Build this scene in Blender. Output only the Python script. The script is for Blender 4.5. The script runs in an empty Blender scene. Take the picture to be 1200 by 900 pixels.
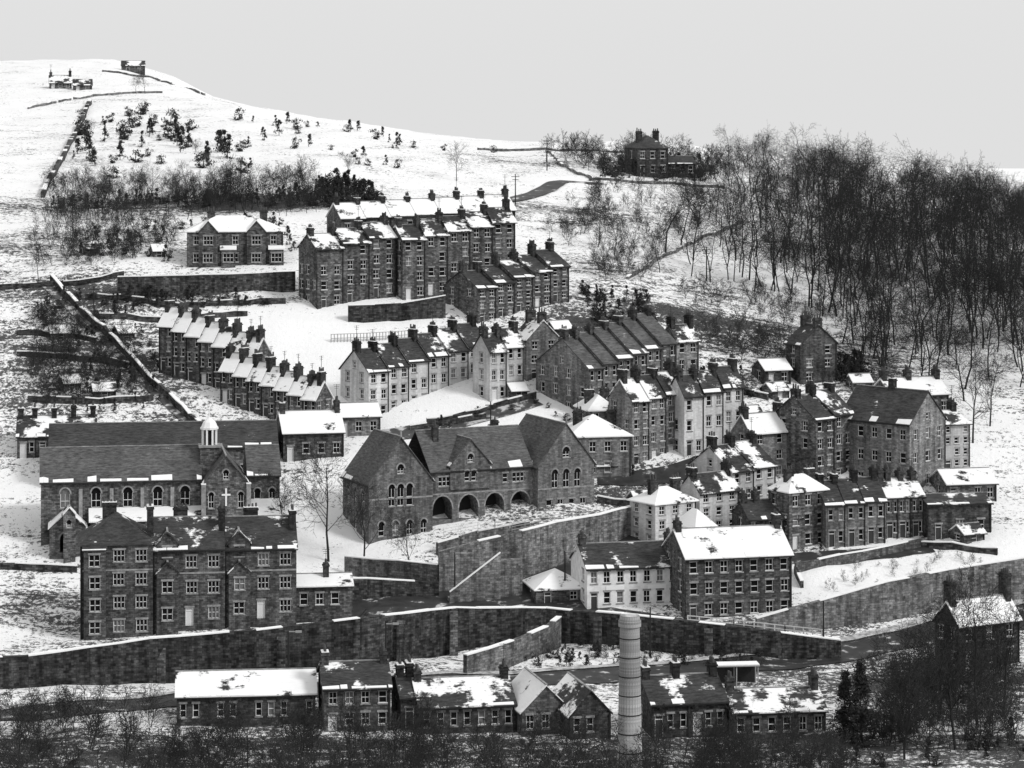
import bpy, math, random
import numpy as np
from mathutils import Vector
random.seed(7); rng=np.random.default_rng(7)
F=3300.0; HV=110.0; CAMZ=70.0
scn=bpy.context.scene
R=random.random
def U(a,b): return a+(b-a)*random.random()

# ------------------------------------------------------------------ materials
def newmat(name,rough=.9):
    m=bpy.data.materials.new(name); m.use_nodes=True
    nt=m.node_tree; b=nt.nodes['Principled BSDF']; b.inputs['Roughness'].default_value=rough
    b.inputs['Specular IOR Level'].default_value=.15
    return m,nt,b
def N(nt,t,**k):
    n=nt.nodes.new(t)
    for a,v in k.items():
        if a in n.inputs: n.inputs[a].default_value=v
        else: setattr(n,a,v)
    return n
def g(v): return (v,v,v,1)
def coords(nt,kind='Object'):
    tc=N(nt,'ShaderNodeTexCoord'); 
    if kind=='UV': src=tc.outputs['UV']
    else: src=tc.outputs['Object']
    oi=N(nt,'ShaderNodeObjectInfo')
    mu=N(nt,'ShaderNodeMath',operation='MULTIPLY'); nt.links.new(oi.outputs['Random'],mu.inputs[0]); mu.inputs[1].default_value=97.3
    ad=N(nt,'ShaderNodeVectorMath',operation='ADD'); nt.links.new(src,ad.inputs[0]); nt.links.new(mu.outputs[0],ad.inputs[1])
    return ad.outputs[0]
def noise(nt,co,scale,detail=5,rough=.6):
    n=N(nt,'ShaderNodeTexNoise',Scale=scale,Detail=detail,Roughness=rough); nt.links.new(co,n.inputs['Vector']); return n.outputs['Fac']
def vscale(nt,co,v):
    n=N(nt,'ShaderNodeVectorMath',operation='MULTIPLY'); nt.links.new(co,n.inputs[0]); n.inputs[1].default_value=v; return n.outputs[0]
def mrange(nt,src,a,b,c=0.,d=1.):
    n=N(nt,'ShaderNodeMapRange'); nt.links.new(src,n.inputs[0])
    for i,v in enumerate((a,b,c,d)): n.inputs[i+1].default_value=v
    return n.outputs[0]
def math2(nt,op,a,b):
    n=N(nt,'ShaderNodeMath',operation=op)
    for i,v in enumerate((a,b)):
        if isinstance(v,(int,float)): n.inputs[i].default_value=v
        else: nt.links.new(v,n.inputs[i])
    return n.outputs[0]
def mix(nt,f,a,b):
    n=N(nt,'ShaderNodeMix',data_type='RGBA')
    if isinstance(f,(int,float)): n.inputs[0].default_value=f
    else: nt.links.new(f,n.inputs[0])
    for i,v in ((6,a),(7,b)):
        if isinstance(v,tuple): n.inputs[i].default_value=v
        else: nt.links.new(v,n.inputs[i])
    return n.outputs[2]
def bump(nt,b,h,dist,st=1.):
    n=N(nt,'ShaderNodeBump',Strength=st,Distance=dist); nt.links.new(h,n.inputs['Height']); nt.links.new(n.outputs[0],b.inputs['Normal'])
def gmul(nt,col,fac):
    n=N(nt,'ShaderNodeMix',data_type='RGBA',blend_type='MULTIPLY'); n.inputs[0].default_value=1
    nt.links.new(col,n.inputs[6]); nt.links.new(fac,n.inputs[7]); return n.outputs[2]

def stone(name,c1,c2,mort,bw=.5,rh=.24,soot=1.,var=1.,bld=.3):
    m,nt,b=newmat(name); co=coords(nt); uv=coords(nt,'UV')
    br=N(nt,'ShaderNodeTexBrick',Scale=1.0,Color1=g(c1),Color2=g(c2),Mortar=g(mort))
    br.inputs['Brick Width'].default_value=bw; br.inputs['Row Height'].default_value=rh
    br.inputs['Mortar Size'].default_value=.016
    nt.links.new(uv,br.inputs['Vector'])
    st=noise(nt,vscale(nt,uv,(1.3,.14,1)),1.0,3,.6)      # rain / soot streaks down the face
    cs=noise(nt,vscale(nt,uv,(1.6,3.4,1)),1.0,4,.9)      # uneven courses, odd light and dark stones
    pt_=noise(nt,co,.12,2,.5)                             # whole bays cleaner or dirtier
    c=gmul(nt,br.outputs['Color'],mrange(nt,st,.32,.68,1-.45*soot,1+.4*soot))
    c=gmul(nt,c,mrange(nt,cs,.3,.7,1-.62*var,1+.75*var))
    c=gmul(nt,c,mrange(nt,pt_,.3,.7,.7,1.3))
    oi=N(nt,'ShaderNodeObjectInfo'); c=gmul(nt,c,mrange(nt,oi.outputs['Random'],0,1,1-bld,1+bld))
    nt.links.new(c,b.inputs['Base Color'])
    return m
def roofmat(name,thr,base=.04):
    m,nt,b=newmat(name,.75); co=coords(nt); uv=coords(nt,'UV')
    cs=noise(nt,vscale(nt,uv,(1.0,3.6,1)),1.0,3,.8); n1=noise(nt,co,.28,6,.64)
    c=gmul(nt,mix(nt,mrange(nt,cs,.25,.75),g(base*.2),g(base*2.1)),mrange(nt,n1,.3,.7,.7,1.35))
    s=math2(nt,'ADD',n1,math2(nt,'MULTIPLY',math2(nt,'SUBTRACT',cs,.5),.2))
    mask=mrange(nt,s,thr-.015,thr+.03)
    sn=mix(nt,cs,g(.74),g(.9))
    c=mix(nt,mask,c,sn); nt.links.new(c,b.inputs['Base Color'])
    bump(nt,b,mask,.1,.7)
    return m
def plain(name,v,rough=.8,var=.3,sc=3,flat=False):
    m,nt,b=newmat(name,rough)
    if flat: b.inputs['Base Color'].default_value=g(v); return m
    co=coords(nt); n=noise(nt,co,sc,3,.65)
    c=mix(nt,mrange(nt,n,.3,.7),g(v*(1-var)),g(min(.9,v*(1+var)))); nt.links.new(c,b.inputs['Base Color'])
    return m
M={}
M['stone']=stone('sooty_gritstone',.04,.13,.045)
M['dark']=stone('dark_gritstone',.025,.07,.03)
M['mid']=stone('weathered_stone',.11,.22,.12,var=.75,bld=.25)
M['pale']=stone('pale_rendered_stone',.42,.5,.44,soot=.45,var=.25,bld=.12)
M['white']=plain('limewashed_wall',.72,.9,.16,1.2)
M['rwall']=stone('retaining_wall_stone',.02,.09,.025,.6,.3,1.3)
M['rwallL']=stone('retaining_wall_stone_light',.07,.18,.07,.6,.3,1.2)
M['slate']=roofmat('slate_roof',.7)
M['slate2']=roofmat('slate_roof_light',.69,.075)
M['few']=roofmat('slate_roof_snow_traces',.58)
M['patchy']=roofmat('slate_roof_patchy_snow',.5)
M['snowy']=roofmat('snow_covered_roof',.385)
M['glass']=plain('window_glass',.01,.15,flat=True)
M['curtain']=plain('curtained_glass',.16,.4,.3)
M['paint']=plain('white_painted_timber',.8,.6,flat=True)
M['trim']=plain('dressed_stone_trim',.26,.9,.4,1.5)
M['door']=plain('painted_door',.05,.6,flat=True)
M['doorw']=plain('white_door',.65,.6,flat=True)
M['chim']=stone('chimney_stone',.02,.06,.03,.4,.25)
M['pot']=plain('clay_chimney_pot',.08,.8,flat=True)
M['snow']=plain('snow',.85,.85,.05,1.5)
M['gutter']=plain('iron_gutter',.02,.6,flat=True)
M['bark']=plain('bark',.026,.9,flat=True)
M['barkl']=plain('bark_grey',.04,.9,flat=True)
M['leaf']=plain('evergreen_foliage',.035,.8,.6,2)
M['metal']=plain('painted_metal',.3,.5,flat=True)
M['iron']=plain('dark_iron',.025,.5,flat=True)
M['rail']=plain('white_railing',.6,.6,flat=True)

# ------------------------------------------------------------------ terrain
Dk=[150,200,290,310,350,375,400,420,440,460,480,510,540,600,650,700,750,800,900,1000]
low=[1606,1232,884,834,751]
T={
 0:  low+[665,575,500,428,358,308,268,242,196,166,142,120,104,84,72],
 130:low+[665,575,500,428,358,308,268,242,196,164,140,120,104,84,69],
 200:low+[665,575,500,428,358,308,268,242,195,162,138,119,106,93,88],
 270:low+[665,575,500,428,358,308,266,240,193,160,136,122,119,121,126],
 400:low+[665,575,500,428,358,310,264,236,190,163,147,143,145,152,160],
 480:low+[665,575,500,428,358,312,268,240,195,170,157,153,156,162,170],
 600:low+[665,575,500,428,360,315,275,246,204,181,169,166,170,178,186],
 700:low+[665,575,500,430,366,325,285,254,208,184,172,168,172,182,192],
 800:low+[665,575,500,435,378,338,297,264,216,189,176,172,177,188,198],
 900:low+[665,575,502,440,395,355,312,277,229,206,196,195,200,212,222],
 1000:low+[665,575,505,447,406,370,327,292,252,240,239,245,252,262,270],
 1200:low+[660,575,508,452,412,376,335,305,275,266,269,276,284,296,306],
}
ucols=sorted(T); Vt=np.array([T[u] for u in ucols],float); Da=np.array(Dk,float)
Zt=CAMZ-(Vt-HV)/F*Da[None,:]
Da=np.append(Da,[1400,2200,4000]); Zt=np.concatenate([Zt,Zt[:,-1:]-6,Zt[:,-1:]-22,Zt[:,-1:]-60],1)
uc=np.array(ucols,float)
def hraw(x,y):
    yy=np.clip(y,150,3999); u=np.clip(600+F*x/yy,0,1199.9)
    i=np.clip(np.searchsorted(uc,u,side='right')-1,0,len(uc)-2); j=np.clip(np.searchsorted(Da,yy,side='right')-1,0,len(Da)-2)
    a=(u-uc[i])/(uc[i+1]-uc[i]); b=(yy-Da[j])/(Da[j+1]-Da[j])
    return (Zt[i,j]*(1-a)+Zt[i+1,j]*a)*(1-b)+(Zt[i,j+1]*(1-a)+Zt[i+1,j+1]*a)*b
gx=np.concatenate([-np.geomspace(3500,262,22),np.arange(-260,260.1,2.0),np.geomspace(262,3500,22)])
gy=np.concatenate([np.array([-400,-100,40,120,180]),np.arange(200,760,2.0),np.arange(760,1100,4.0),np.geomspace(1105,4500,22)])
GX,GY=np.meshgrid(gx,gy)
GZ=hraw(GX,GY)
for _ in range(5):
    q=GZ.copy(); q[1:-1,1:-1]=(GZ[1:-1,1:-1]*4+GZ[:-2,1:-1]+GZ[2:,1:-1]+GZ[1:-1,:-2]+GZ[1:-1,2:])/8; GZ=q
def lump(cell,amp):
    nx=int(520/cell)+3; ny=int(900/cell)+3; r=rng.normal(size=(ny,nx))
    fx=np.clip((GX+260)/cell,0,nx-1.01); fy=np.clip((GY-200)/cell,0,ny-1.01)
    i=fx.astype(int); j=fy.astype(int); a=fx-i; b=fy-j; a=a*a*(3-2*a); b=b*b*(3-2*b)
    return amp*((r[j,i]*(1-a)+r[j,i+1]*a)*(1-b)+(r[j+1,i]*(1-a)+r[j+1,i+1]*a)*b)
GZ=GZ+lump(22,.35)+lump(7,.22)+lump(2.6,.1)
def Hh(x,y):
    x=np.asarray(x,float); y=np.asarray(y,float)
    i=np.clip(np.searchsorted(gx,x,side='right')-1,0,len(gx)-2); j=np.clip(np.searchsorted(gy,y,side='right')-1,0,len(gy)-2)
    a=(x-gx[i])/(gx[i+1]-gx[i]); b=(y-gy[j])/(gy[j+1]-gy[j])
    return (GZ[j,i]*(1-a)+GZ[j,i+1]*a)*(1-b)+(GZ[j+1,i]*(1-a)+GZ[j+1,i+1]*a)*b
DS=np.arange(215,1080,.5)
def P(u,v):
    """survey sighting: ground point met by the bearing/elevation taken from the viewpoint hill"""
    xs=(u-600)/F*DS; zr=CAMZ-(v-HV)/F*DS; h=Hh(xs,DS); k=np.nonzero(h>=zr)[0]
    i=k[0] if len(k) else int(np.argmax(h-zr))
    return Vector((xs[i],DS[i],h[i]))
def zat(v,y): return CAMZ-(v-HV)/F*y

def make_terrain():
    ny,nx=GX.shape
    me=bpy.data.meshes.new('terrain')
    co=np.stack([GX,GY,GZ],-1).reshape(-1,3)
    idx=np.arange(ny*nx).reshape(ny,nx)
    q=np.stack([idx[:-1,:-1],idx[:-1,1:],idx[1:,1:],idx[1:,:-1]],-1).reshape(-1,4)
    me.from_pydata(co.tolist(),[],q.tolist()); me.update()
    me.polygons.foreach_set('use_smooth',[True]*len(me.polygons))
    cov=np.full(GX.shape,.19)
    cov[(GY<470)]=.3
    cov[GY<368]=.44
    cov[GY<300]=.72
    def blob(u,v,rx,ry,a):
        nonlocal cov
        p=P(u,v); cov=cov+a*np.exp(-((GX-p.x)/rx)**2-((GY-p.y)/ry)**2)
    for b in [(90,440,22,20,.2),(60,400,18,14,.14),(90,330,28,12,.2),(70,280,20,14,.28),(200,240,45,12,.4),(330,235,30,12,.36),(110,160,30,40,.12),
              (600,250,20,12,.2),(700,250,18,14,.24),(650,190,30,16,.28),(740,320,16,14,.34),(800,370,18,12,.28),(880,230,30,20,.16),(950,400,18,14,.26),(200,340,34,8,.26),
              (1050,300,60,50,.16),(1100,250,50,50,.24),(1000,440,12,10,.28),(830,460,14,8,.3),(720,390,14,8,.34),(560,400,14,10,.15),(240,290,40,10,.2),
              (780,610,30,14,.3),(960,600,20,14,.3),(560,660,16,6,.2),(700,770,25,5,-.15),(1060,690,20,6,-.2),(1020,650,26,10,-.2),(410,640,12,14,-.3),
              (380,390,18,18,-.32),(420,430,8,20,-.2),(590,480,12,9,-.3),(900,470,10,7,-.2),(560,500,12,8,-.2),(150,480,12,10,.14),(60,700,20,12,.1),(320,245,14,6,.3),(1060,800,22,16,.3),(560,210,30,16,-.05),(650,330,10,10,.2),(1130,600,16,30,-.1)]:
        blob(*b)
    cov=cov+lump(14,.05)+lump(5,.06)+lump(2.2,.03)
    at=me.attributes.new('cover','FLOAT','POINT'); at.data.foreach_set('value',cov.reshape(-1).astype(np.float32))
    o=bpy.data.objects.new('hillside_terrain',me); scn.collection.objects.link(o)
    m,nt,b=newmat('snowy_ground',.9); tc=N(nt,'ShaderNodeTexCoord'); co=tc.outputs['Object']
    at=N(nt,'ShaderNodeAttribute',attribute_name='cover')
    n1=noise(nt,co,.09,5,.68); n2=noise(nt,co,1.3,4,.85); n3=noise(nt,vscale(nt,co,(.06,.45,0.)),1.,4,.7)   # terracettes / sheep tracks along the contour
    s=math2(nt,'ADD',at.outputs['Fac'],math2(nt,'MULTIPLY',math2(nt,'SUBTRACT',n1,.5),.8))
    s=math2(nt,'ADD',s,math2(nt,'MULTIPLY',math2(nt,'SUBTRACT',n3,.5),1.0))
    s=math2(nt,'ADD',s,math2(nt,'MULTIPLY',math2(nt,'SUBTRACT',n2,.5),2.4))
    mask=mrange(nt,s,.42,.6)
    veg=mix(nt,mrange(nt,n2,.35,.65),g(.015),g(.1)); sn=mix(nt,n3,g(.8),g(.9))
    c=mix(nt,mask,sn,veg); nt.links.new(c,b.inputs['Base Color']); bump(nt,b,n2,.4,.6)
    me.materials.append(m)
make_terrain()

# ------------------------------------------------------------------ mesh builder
class MB:
    def __init__(s): s.v=[];s.f=[];s.m=[]
    def poly(s,pts,m=0):
        k=len(s.v); s.v+= [tuple(p) for p in pts]; s.f.append(tuple(range(k,k+len(pts)))); s.m.append(m)
    def hexa(s,a,b,m=0):
        a=list(a);b=list(b)
        s.poly(a[::-1],m); s.poly(b,m)
        for i in range(4):
            j=(i+1)%4; s.poly([a[i],a[j],b[j],b[i]],m)
    def box(s,x0,x1,y0,y1,z0,z1,m=0):
        s.hexa([(x0,y0,z0),(x1,y0,z0),(x1,y1,z0),(x0,y1,z0)],[(x0,y0,z1),(x1,y0,z1),(x1,y1,z1),(x0,y1,z1)],m)
    def cyl(s,c,r0,r1,z0,z1,n=8,m=0,cap=True):
        a=[(c[0]+r0*math.cos(2*math.pi*i/n),c[1]+r0*math.sin(2*math.pi*i/n),z0) for i in range(n)]
        b=[(c[0]+r1*math.cos(2*math.pi*i/n),c[1]+r1*math.sin(2*math.pi*i/n),z1) for i in range(n)]
        for i in range(n):
            j=(i+1)%n; s.poly([a[i],a[j],b[j],b[i]],m)
        if cap: s.poly(b,m)
    def obj(s,name,mats,parent=None,smooth=False):
        if not s.f: return None
        me=bpy.data.meshes.new(name); me.from_pydata(s.v,[],s.f); 
        for mm in mats: me.materials.append(mm)
        me.polygons.foreach_set('material_index',s.m)
        uv=me.uv_layers.new(name='UVMap'); data=[]
        Z=Vector((0,0,1))
        for p in me.polygons:
            n=p.normal
            if abs(n.z)>.99: t=Vector((1,0,0)); bb=Vector((0,1,0))
            else:
                t=Z.cross(n).normalized(); bb=n.cross(t)
            for vi in p.vertices:
                c=me.vertices[vi].co; data+= [c.dot(t),c.dot(bb)]
        uv.data.foreach_set('uv',data)
        if smooth: me.polygons.foreach_set('use_smooth',[True]*len(me.polygons))
        o=bpy.data.objects.new(name,me); scn.collection.objects.link(o)
        if parent: o.parent=parent
        return o
def empty(name,loc=(0,0,0),rz=0):
    e=bpy.data.objects.new(name,None); e.empty_display_size=.5; e.location=loc; e.rotation_euler=(0,0,rz); scn.collection.objects.link(e); return e

class Bld:
    PM={'walls':['stone'],'roof':['patchy'],'glass':['glass','curtain'],'window_frames':['paint'],'stone_trim':['trim'],'doors':['door','doorw'],
        'chimneys':['chim'],'chimney_pots':['pot'],'gutters':['gutter'],'snow':['snow'],'interior':['iron'],'timber':['paint']}
    def __init__(s,name,loc,th,wall='stone',roof='patchy'):
        s.e=empty(name,loc,th); s.p={}; s.wall=wall; s.roof=roof
    def g(s,n):
        if n not in s.p: s.p[n]=MB()
        return s.p[n]
    def done(s):
        for n,mb in s.p.items():
            ms=[s.wall] if n=='walls' else [s.roof] if n=='roof' else ['snowy'] if n=='roof_snow' else s.PM.get(n,['stone'])
            mb.obj(n,[M[k] for k in ms],s.e)
    def slab(s,pt,s0,s1,z0,z1,d0,d1,part,m=0):
        s.g(part).hexa([pt(s0,z0,d0),pt(s1,z0,d0),pt(s1,z0,d1),pt(s0,z0,d1)],[pt(s0,z1,d0),pt(s1,z1,d0),pt(s1,z1,d1),pt(s0,z1,d1)],m)
    def opening(s,pt,x,z,w,h,kind):
        wl=s.g('walls'); arch=kind.startswith('arch'); dep=.22
        if kind=='archopen': dep=2.6
        if arch:
            zs=z+h-w*.62; ang=[math.pi*i/8 for i in range(9)]
            arc=[(x+w/2+w/2*math.cos(a),zs+w*.62*math.sin(a)) for a in ang]
            bd=[(x,z),(x+w,z)]+arc
            for i in range(4):
                wl.poly([pt(x+w,z+h),pt(*arc[i]),pt(*arc[i+1])]); wl.poly([pt(x,z+h),pt(*arc[4+i]),pt(*arc[5+i])])
        else: bd=[(x,z),(x+w,z),(x+w,z+h),(x,z+h)]
        for i in range(len(bd)):
            a=bd[i]; b=bd[(i+1)%len(bd)]
            if abs(a[0]-b[0])+abs(a[1]-b[1])<1e-5: continue
            wl.poly([pt(*a),pt(*b),pt(*b,-dep),pt(*a,-dep)])
        back=[pt(a,b,-dep) for a,b in bd]
        if arch and w>.75: # voussoir ring
            k=.22; t=s.g('stone_trim')
            for i in range(8):
                a,b=ang[i],ang[i+1]; c0=(x+w/2,zs)
                q=[(c0[0]+(w/2+e)*math.cos(aa),c0[1]+(w*.62+e)*math.sin(aa)) for aa,e in ((a,.01),(b,.01),(b,k),(a,k))]
                t.hexa([pt(*p_,-.01) for p_ in q],[pt(*p_,.05) for p_ in q])
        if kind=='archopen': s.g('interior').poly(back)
        elif kind in('door','doorw'):
            s.g('doors').poly(back,0 if kind=='door' else 1)
            s.slab(pt,x,x+.09,z,z+h,-dep+.005,-dep+.07,'window_frames'); s.slab(pt,x+w-.09,x+w,z,z+h,-dep+.005,-dep+.07,'window_frames'); s.slab(pt,x+.09,x+w-.09,z+h-.45,z+h-.37,-dep+.005,-dep+.07,'window_frames')
        else:
            s.g('glass').poly(back,1 if R()<.12 else 0)
            f=.075; d0=-dep+.005; d1=-dep+.07; ht=h if not arch else h-w*.62
            s.slab(pt,x,x+f,z,z+ht,d0,d1,'window_frames'); s.slab(pt,x+w-f,x+w,z,z+ht,d0,d1,'window_frames')
            s.slab(pt,x+f,x+w-f,z,z+f,d0,d1,'window_frames')
            if not arch: s.slab(pt,x+f,x+w-f,z+h-f,z+h,d0,d1,'window_frames')
            nm=max(1,int(round(w/.55))) if kind=='mul' else (2 if w>.75 and R()<.6 else 1)
            for i in range(1,nm):
                xx=x+w*i/nm; t=.07 if kind=='mul' else .02
                s.slab(pt,xx-t,xx+t,z+f,z+ht-(0 if arch else f),d0,d1+(.08 if kind=='mul' else -.01),'stone_trim' if kind=='mul' else 'window_frames')
            s.slab(pt,x+f,x+w-f,z+ht*.5-.035,z+ht*.5+.035,d0,d1-.005,'window_frames')
        if kind!='archopen':
            if kind not in('door','doorw'): s.slab(pt,x-.1,x+w+.1,z-.14,z+.015,-.02,.09,'stone_trim'); 
            if R()<.35 and kind=='win': s.slab(pt,x-.08,x+w+.08,z+.016,z+.07,-.02,.08,'snow')
            if not arch: s.slab(pt,x-.12,x+w+.12,z+h-.015,z+h+.22,-.02,.03,'stone_trim')
    def face(s,o,t,n,W,H,ops,found=5,gable=0,attic=None):
        o=Vector(o);t=Vector(t);n=Vector(n)
        pt=lambda a,z,d=0.: o+t*a+Vector((0,0,z))+n*d
        ops=[q for q in ops if q[0]>.05 and q[0]+q[2]<W-.05 and q[1]+q[3]<H-.05]
        xs=sorted(set([0.,W]+[round(q[0],4) for q in ops]+[round(q[0]+q[2],4) for q in ops]))
        zs=sorted(set([-found,H]+[round(q[1],4) for q in ops]+[round(q[1]+q[3],4) for q in ops]))
        wl=s.g('walls')
        for i in range(len(xs)-1):
            for j in range(len(zs)-1):
                if xs[i+1]-xs[i]<1e-3 or zs[j+1]-zs[j]<1e-3: continue
                cx=(xs[i]+xs[i+1])/2; cz=(zs[j]+zs[j+1])/2
                if any(q[0]<cx<q[0]+q[2] and q[1]<cz<q[1]+q[3] for q in ops): continue
                wl.poly([pt(xs[i],zs[j]),pt(xs[i+1],zs[j]),pt(xs[i+1],zs[j+1]),pt(xs[i],zs[j+1])])
        for q in ops: s.opening(pt,*q)
        if gable:
            hh=lambda a: H+gable*(1-abs(a-W/2)/(W/2))
            if attic:
                w,h,z0,kind=attic; a=W/2-w/2; b=W/2+w/2
                if H+z0+h<hh(a)-.05:
                    wl.poly([pt(0,H),pt(a,H),pt(a,hh(a))]); wl.poly([pt(b,H),pt(W,H),pt(b,hh(b))])
                    wl.poly([pt(a,H),pt(b,H),pt(b,H+z0),pt(a,H+z0)])
                    wl.poly([pt(a,H+z0+h),pt(b,H+z0+h),pt(b,hh(b)),pt(W/2,H+gable),pt(a,hh(a))])
                    s.opening(pt,a,H+z0,w,h,kind); return
            wl.poly([pt(0,H),pt(W,H),pt(W/2,H+gable)])
    def block(s,x,y,z,W,D,H,ridge='x',rise=2.5,front=(),left=(),right=(),back=(),hip=False,found=5,ov=.3,ends=(1,1),faces='flrb',attic=None,part='roof',lean=False):
        gx_=rise if ridge=='x' and not hip else 0; gy_=rise if ridge=='y' and not hip else 0
        if lean: gx_=gy_=0
        if 'f' in faces: s.face((x,y,z),(1,0,0),(0,-1,0),W,H,front,found,gy_,attic)
        if 'b' in faces: s.face((x+W,y+D,z),(-1,0,0),(0,1,0),W,H,back,found,gy_)
        if 'l' in faces: s.face((x,y+D,z),(0,-1,0),(-1,0,0),D,H,left,found,gx_,attic)
        if 'r' in faces: s.face((x+W,y,z),(0,1,0),(1,0,0),D,H,right,found,gx_)
        r=s.g(part); t=.16; zt=z+H+.02; sn=s.g('snow')
        up=Vector((0,0,t))
        def sl(a,b,c,d): # quad slab a,b eave ; c,d ridge
            q=[Vector(k) for k in (a,b,c,d)]
            r.hexa(q,[k+up for k in q])
            # broken ridges of snow lodged along the eave
            L=(q[1]-q[0]).length; k=0.
            while k<L-.3 and L>2.5:
                ln=min(U(.5,3.),L-k-.05)
                if R()<.6:
                    f0,f1=k/L,(k+ln)/L; e0=q[0].lerp(q[1],f0); e1=q[0].lerp(q[1],f1); r0=q[3].lerp(q[2],f0); r1=q[3].lerp(q[2],f1)
                    w=U(.04,.16); lo=.005
                    A=[e0.lerp(r0,lo),e1.lerp(r1,lo),e1.lerp(r1,w*U(.6,1.3)),e0.lerp(r0,w)]
                    sn.hexa([p+up*.9 for p in A],[p+up*1.45 for p in A])
                k+=ln+U(0,.8)
        if lean:
            sl((x-.2,y-ov,zt-ov*rise/D),(x+W+.2,y-ov,zt-ov*rise/D),(x+W+.2,y+D,zt+rise),(x-.2,y+D,zt+rise))
            for xx in (x,x+W): s.g('walls').poly([(xx,y,z+H),(xx,y+D,z+H),(xx,y+D,z+H+rise)])
            return
        if hip:
            k=min(W,D)/2; a0,a1,b0,b1=x-ov,x+W+ov,y-ov,y+D+ov
            if W>=D: r0=(x+k,y+D/2,zt+rise+t); r1=(x+W-k,y+D/2,zt+rise+t)
            else: r0=(x+W/2,y+k,zt+rise+t); r1=(x+W/2,y+D-k,zt+rise+t)
            e=zt-.05; c=[(a0,b0,e+t),(a1,b0,e+t),(a1,b1,e+t),(a0,b1,e+t)]
            if W>=D:
                if W-2*k<.05: r1=r0
                r.poly([c[0],c[1],r1,r0] if r1!=r0 else [c[0],c[1],r0]); r.poly([c[1],c[2],r1]); r.poly([c[2],c[3],r0,r1] if r1!=r0 else [c[2],c[3],r0]); r.poly([c[3],c[0],r0])
            else:
                r.poly([c[0],c[1],r0]); r.poly([c[1],c[2],r1,r0]); r.poly([c[2],c[3],r1]); r.poly([c[3],c[0],r0,r1])
            d=[(p[0],p[1],e) for p in c]
            for i in range(4): r.poly([d[i],d[(i+1)%4],c[(i+1)%4],c[i]])
            r.poly(d[::-1])
        elif ridge=='x':
            k=ov*rise/(D/2); xa=x-(.2 if ends[0] else 0); xb=x+W+(.2 if ends[1] else 0); m=y+D/2
            sl((xa,y-ov,zt-k),(xb,y-ov,zt-k),(xb,m,zt+rise),(xa,m,zt+rise))
            sl((xb,y+D+ov,zt-k),(xa,y+D+ov,zt-k),(xa,m,zt+rise),(xb,m,zt+rise))
            s.g('gutters').box(xa+.01,xb-.01,y-ov-.14,y-ov-.005,zt-k-.06,zt-k+.06)
            s.g('stone_trim').box(xa+.02,xb-.02,m-.12,m+.12,zt+rise+t-.04,zt+rise+t+.07)
        else:
            k=ov*rise/(W/2); ya=y-(.2 if ends[0] else 0); yb=y+D+(.2 if ends[1] else 0); m=x+W/2
            sl((x-ov,yb,zt-k),(x-ov,ya,zt-k),(m,ya,zt+rise),(m,yb,zt+rise))
            sl((x+W+ov,ya,zt-k),(x+W+ov,yb,zt-k),(m,yb,zt+rise),(m,ya,zt+rise))
            s.g('gutters').box(x-ov-.14,x-ov-.005,ya+.01,yb-.01,zt-k-.06,zt-k+.06)
            s.g('stone_trim').box(m-.12,m+.12,ya+.02,yb-.02,zt+rise+t-.04,zt+rise+t+.07)
    def chimney(s,x,y,z0,z1,wx=.7,wy=1.5,pots=3):
        c=s.g('chimneys'); z1+=U(-.25,.3); c.box(x-wx/2,x+wx/2,y-wy/2,y+wy/2,z0,z1); c.box(x-wx/2-.1,x+wx/2+.1,y-wy/2-.1,y+wy/2+.1,z1-.38,z1-.22); 
        if R()<.4: s.g('snow').box(x-wx/2-.03,x+wx/2+.03,y-wy/2-.03,y+wy/2+.03,z1-.01,z1+.07)
        for i in range(pots):
            f=(i+.5)/pots
            px,py=(x,y-wy/2+wy*f) if wy>wx else (x-wx/2+wx*f,y)
            s.g('chimney_pots').cyl((px,py),.15,.12,z1-.02,z1+U(.35,.75),6)
        if R()<.4: # television aerial
            a=s.g('gutters'); h=U(1.6,2.6); a.box(x-.025,x+.025,y-.025,y+.025,z1,z1+h)
            for k in range(3): a.box(x-.5+.1*k,x+.5-.1*k,y-.02,y+.02,z1+h-.1-.25*k,z1+h-.06-.25*k)
def rows(W,H,st,nc,door=False,w=1.0,h=1.5,kind='win',skip=0):
    out=[]; sh=H/st; hh=min(h,sh*.58); ww=min(w,W/nc*.5)
    for r in range(st):
        for c in range(nc):
            s=(c+.5)*W/nc-ww/2+ (U(-.06,.06))
            if r==0 and door and c==0: out.append((s,.02,.95,min(2.3,sh*.8),'door' if R()<.7 else 'doorw')); continue
            if R()<skip: continue
            out.append((s,r*sh+sh*.28,ww,hh,kind))
    return out
def solve(uL,uC,uR,vb,th,L=None):
    C=P(uC,vb); c,s=math.cos(th),math.sin(th); kR=(uR-600)/F
    W=(kR*C.y-C.x)/(c-kR*s)
    if L is None:
        kL=(uL-600)/F; L=(C.x-kL*C.y)/(s+kL*c); L=min(max(L,4.5),30)
    return C,W,L
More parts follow.
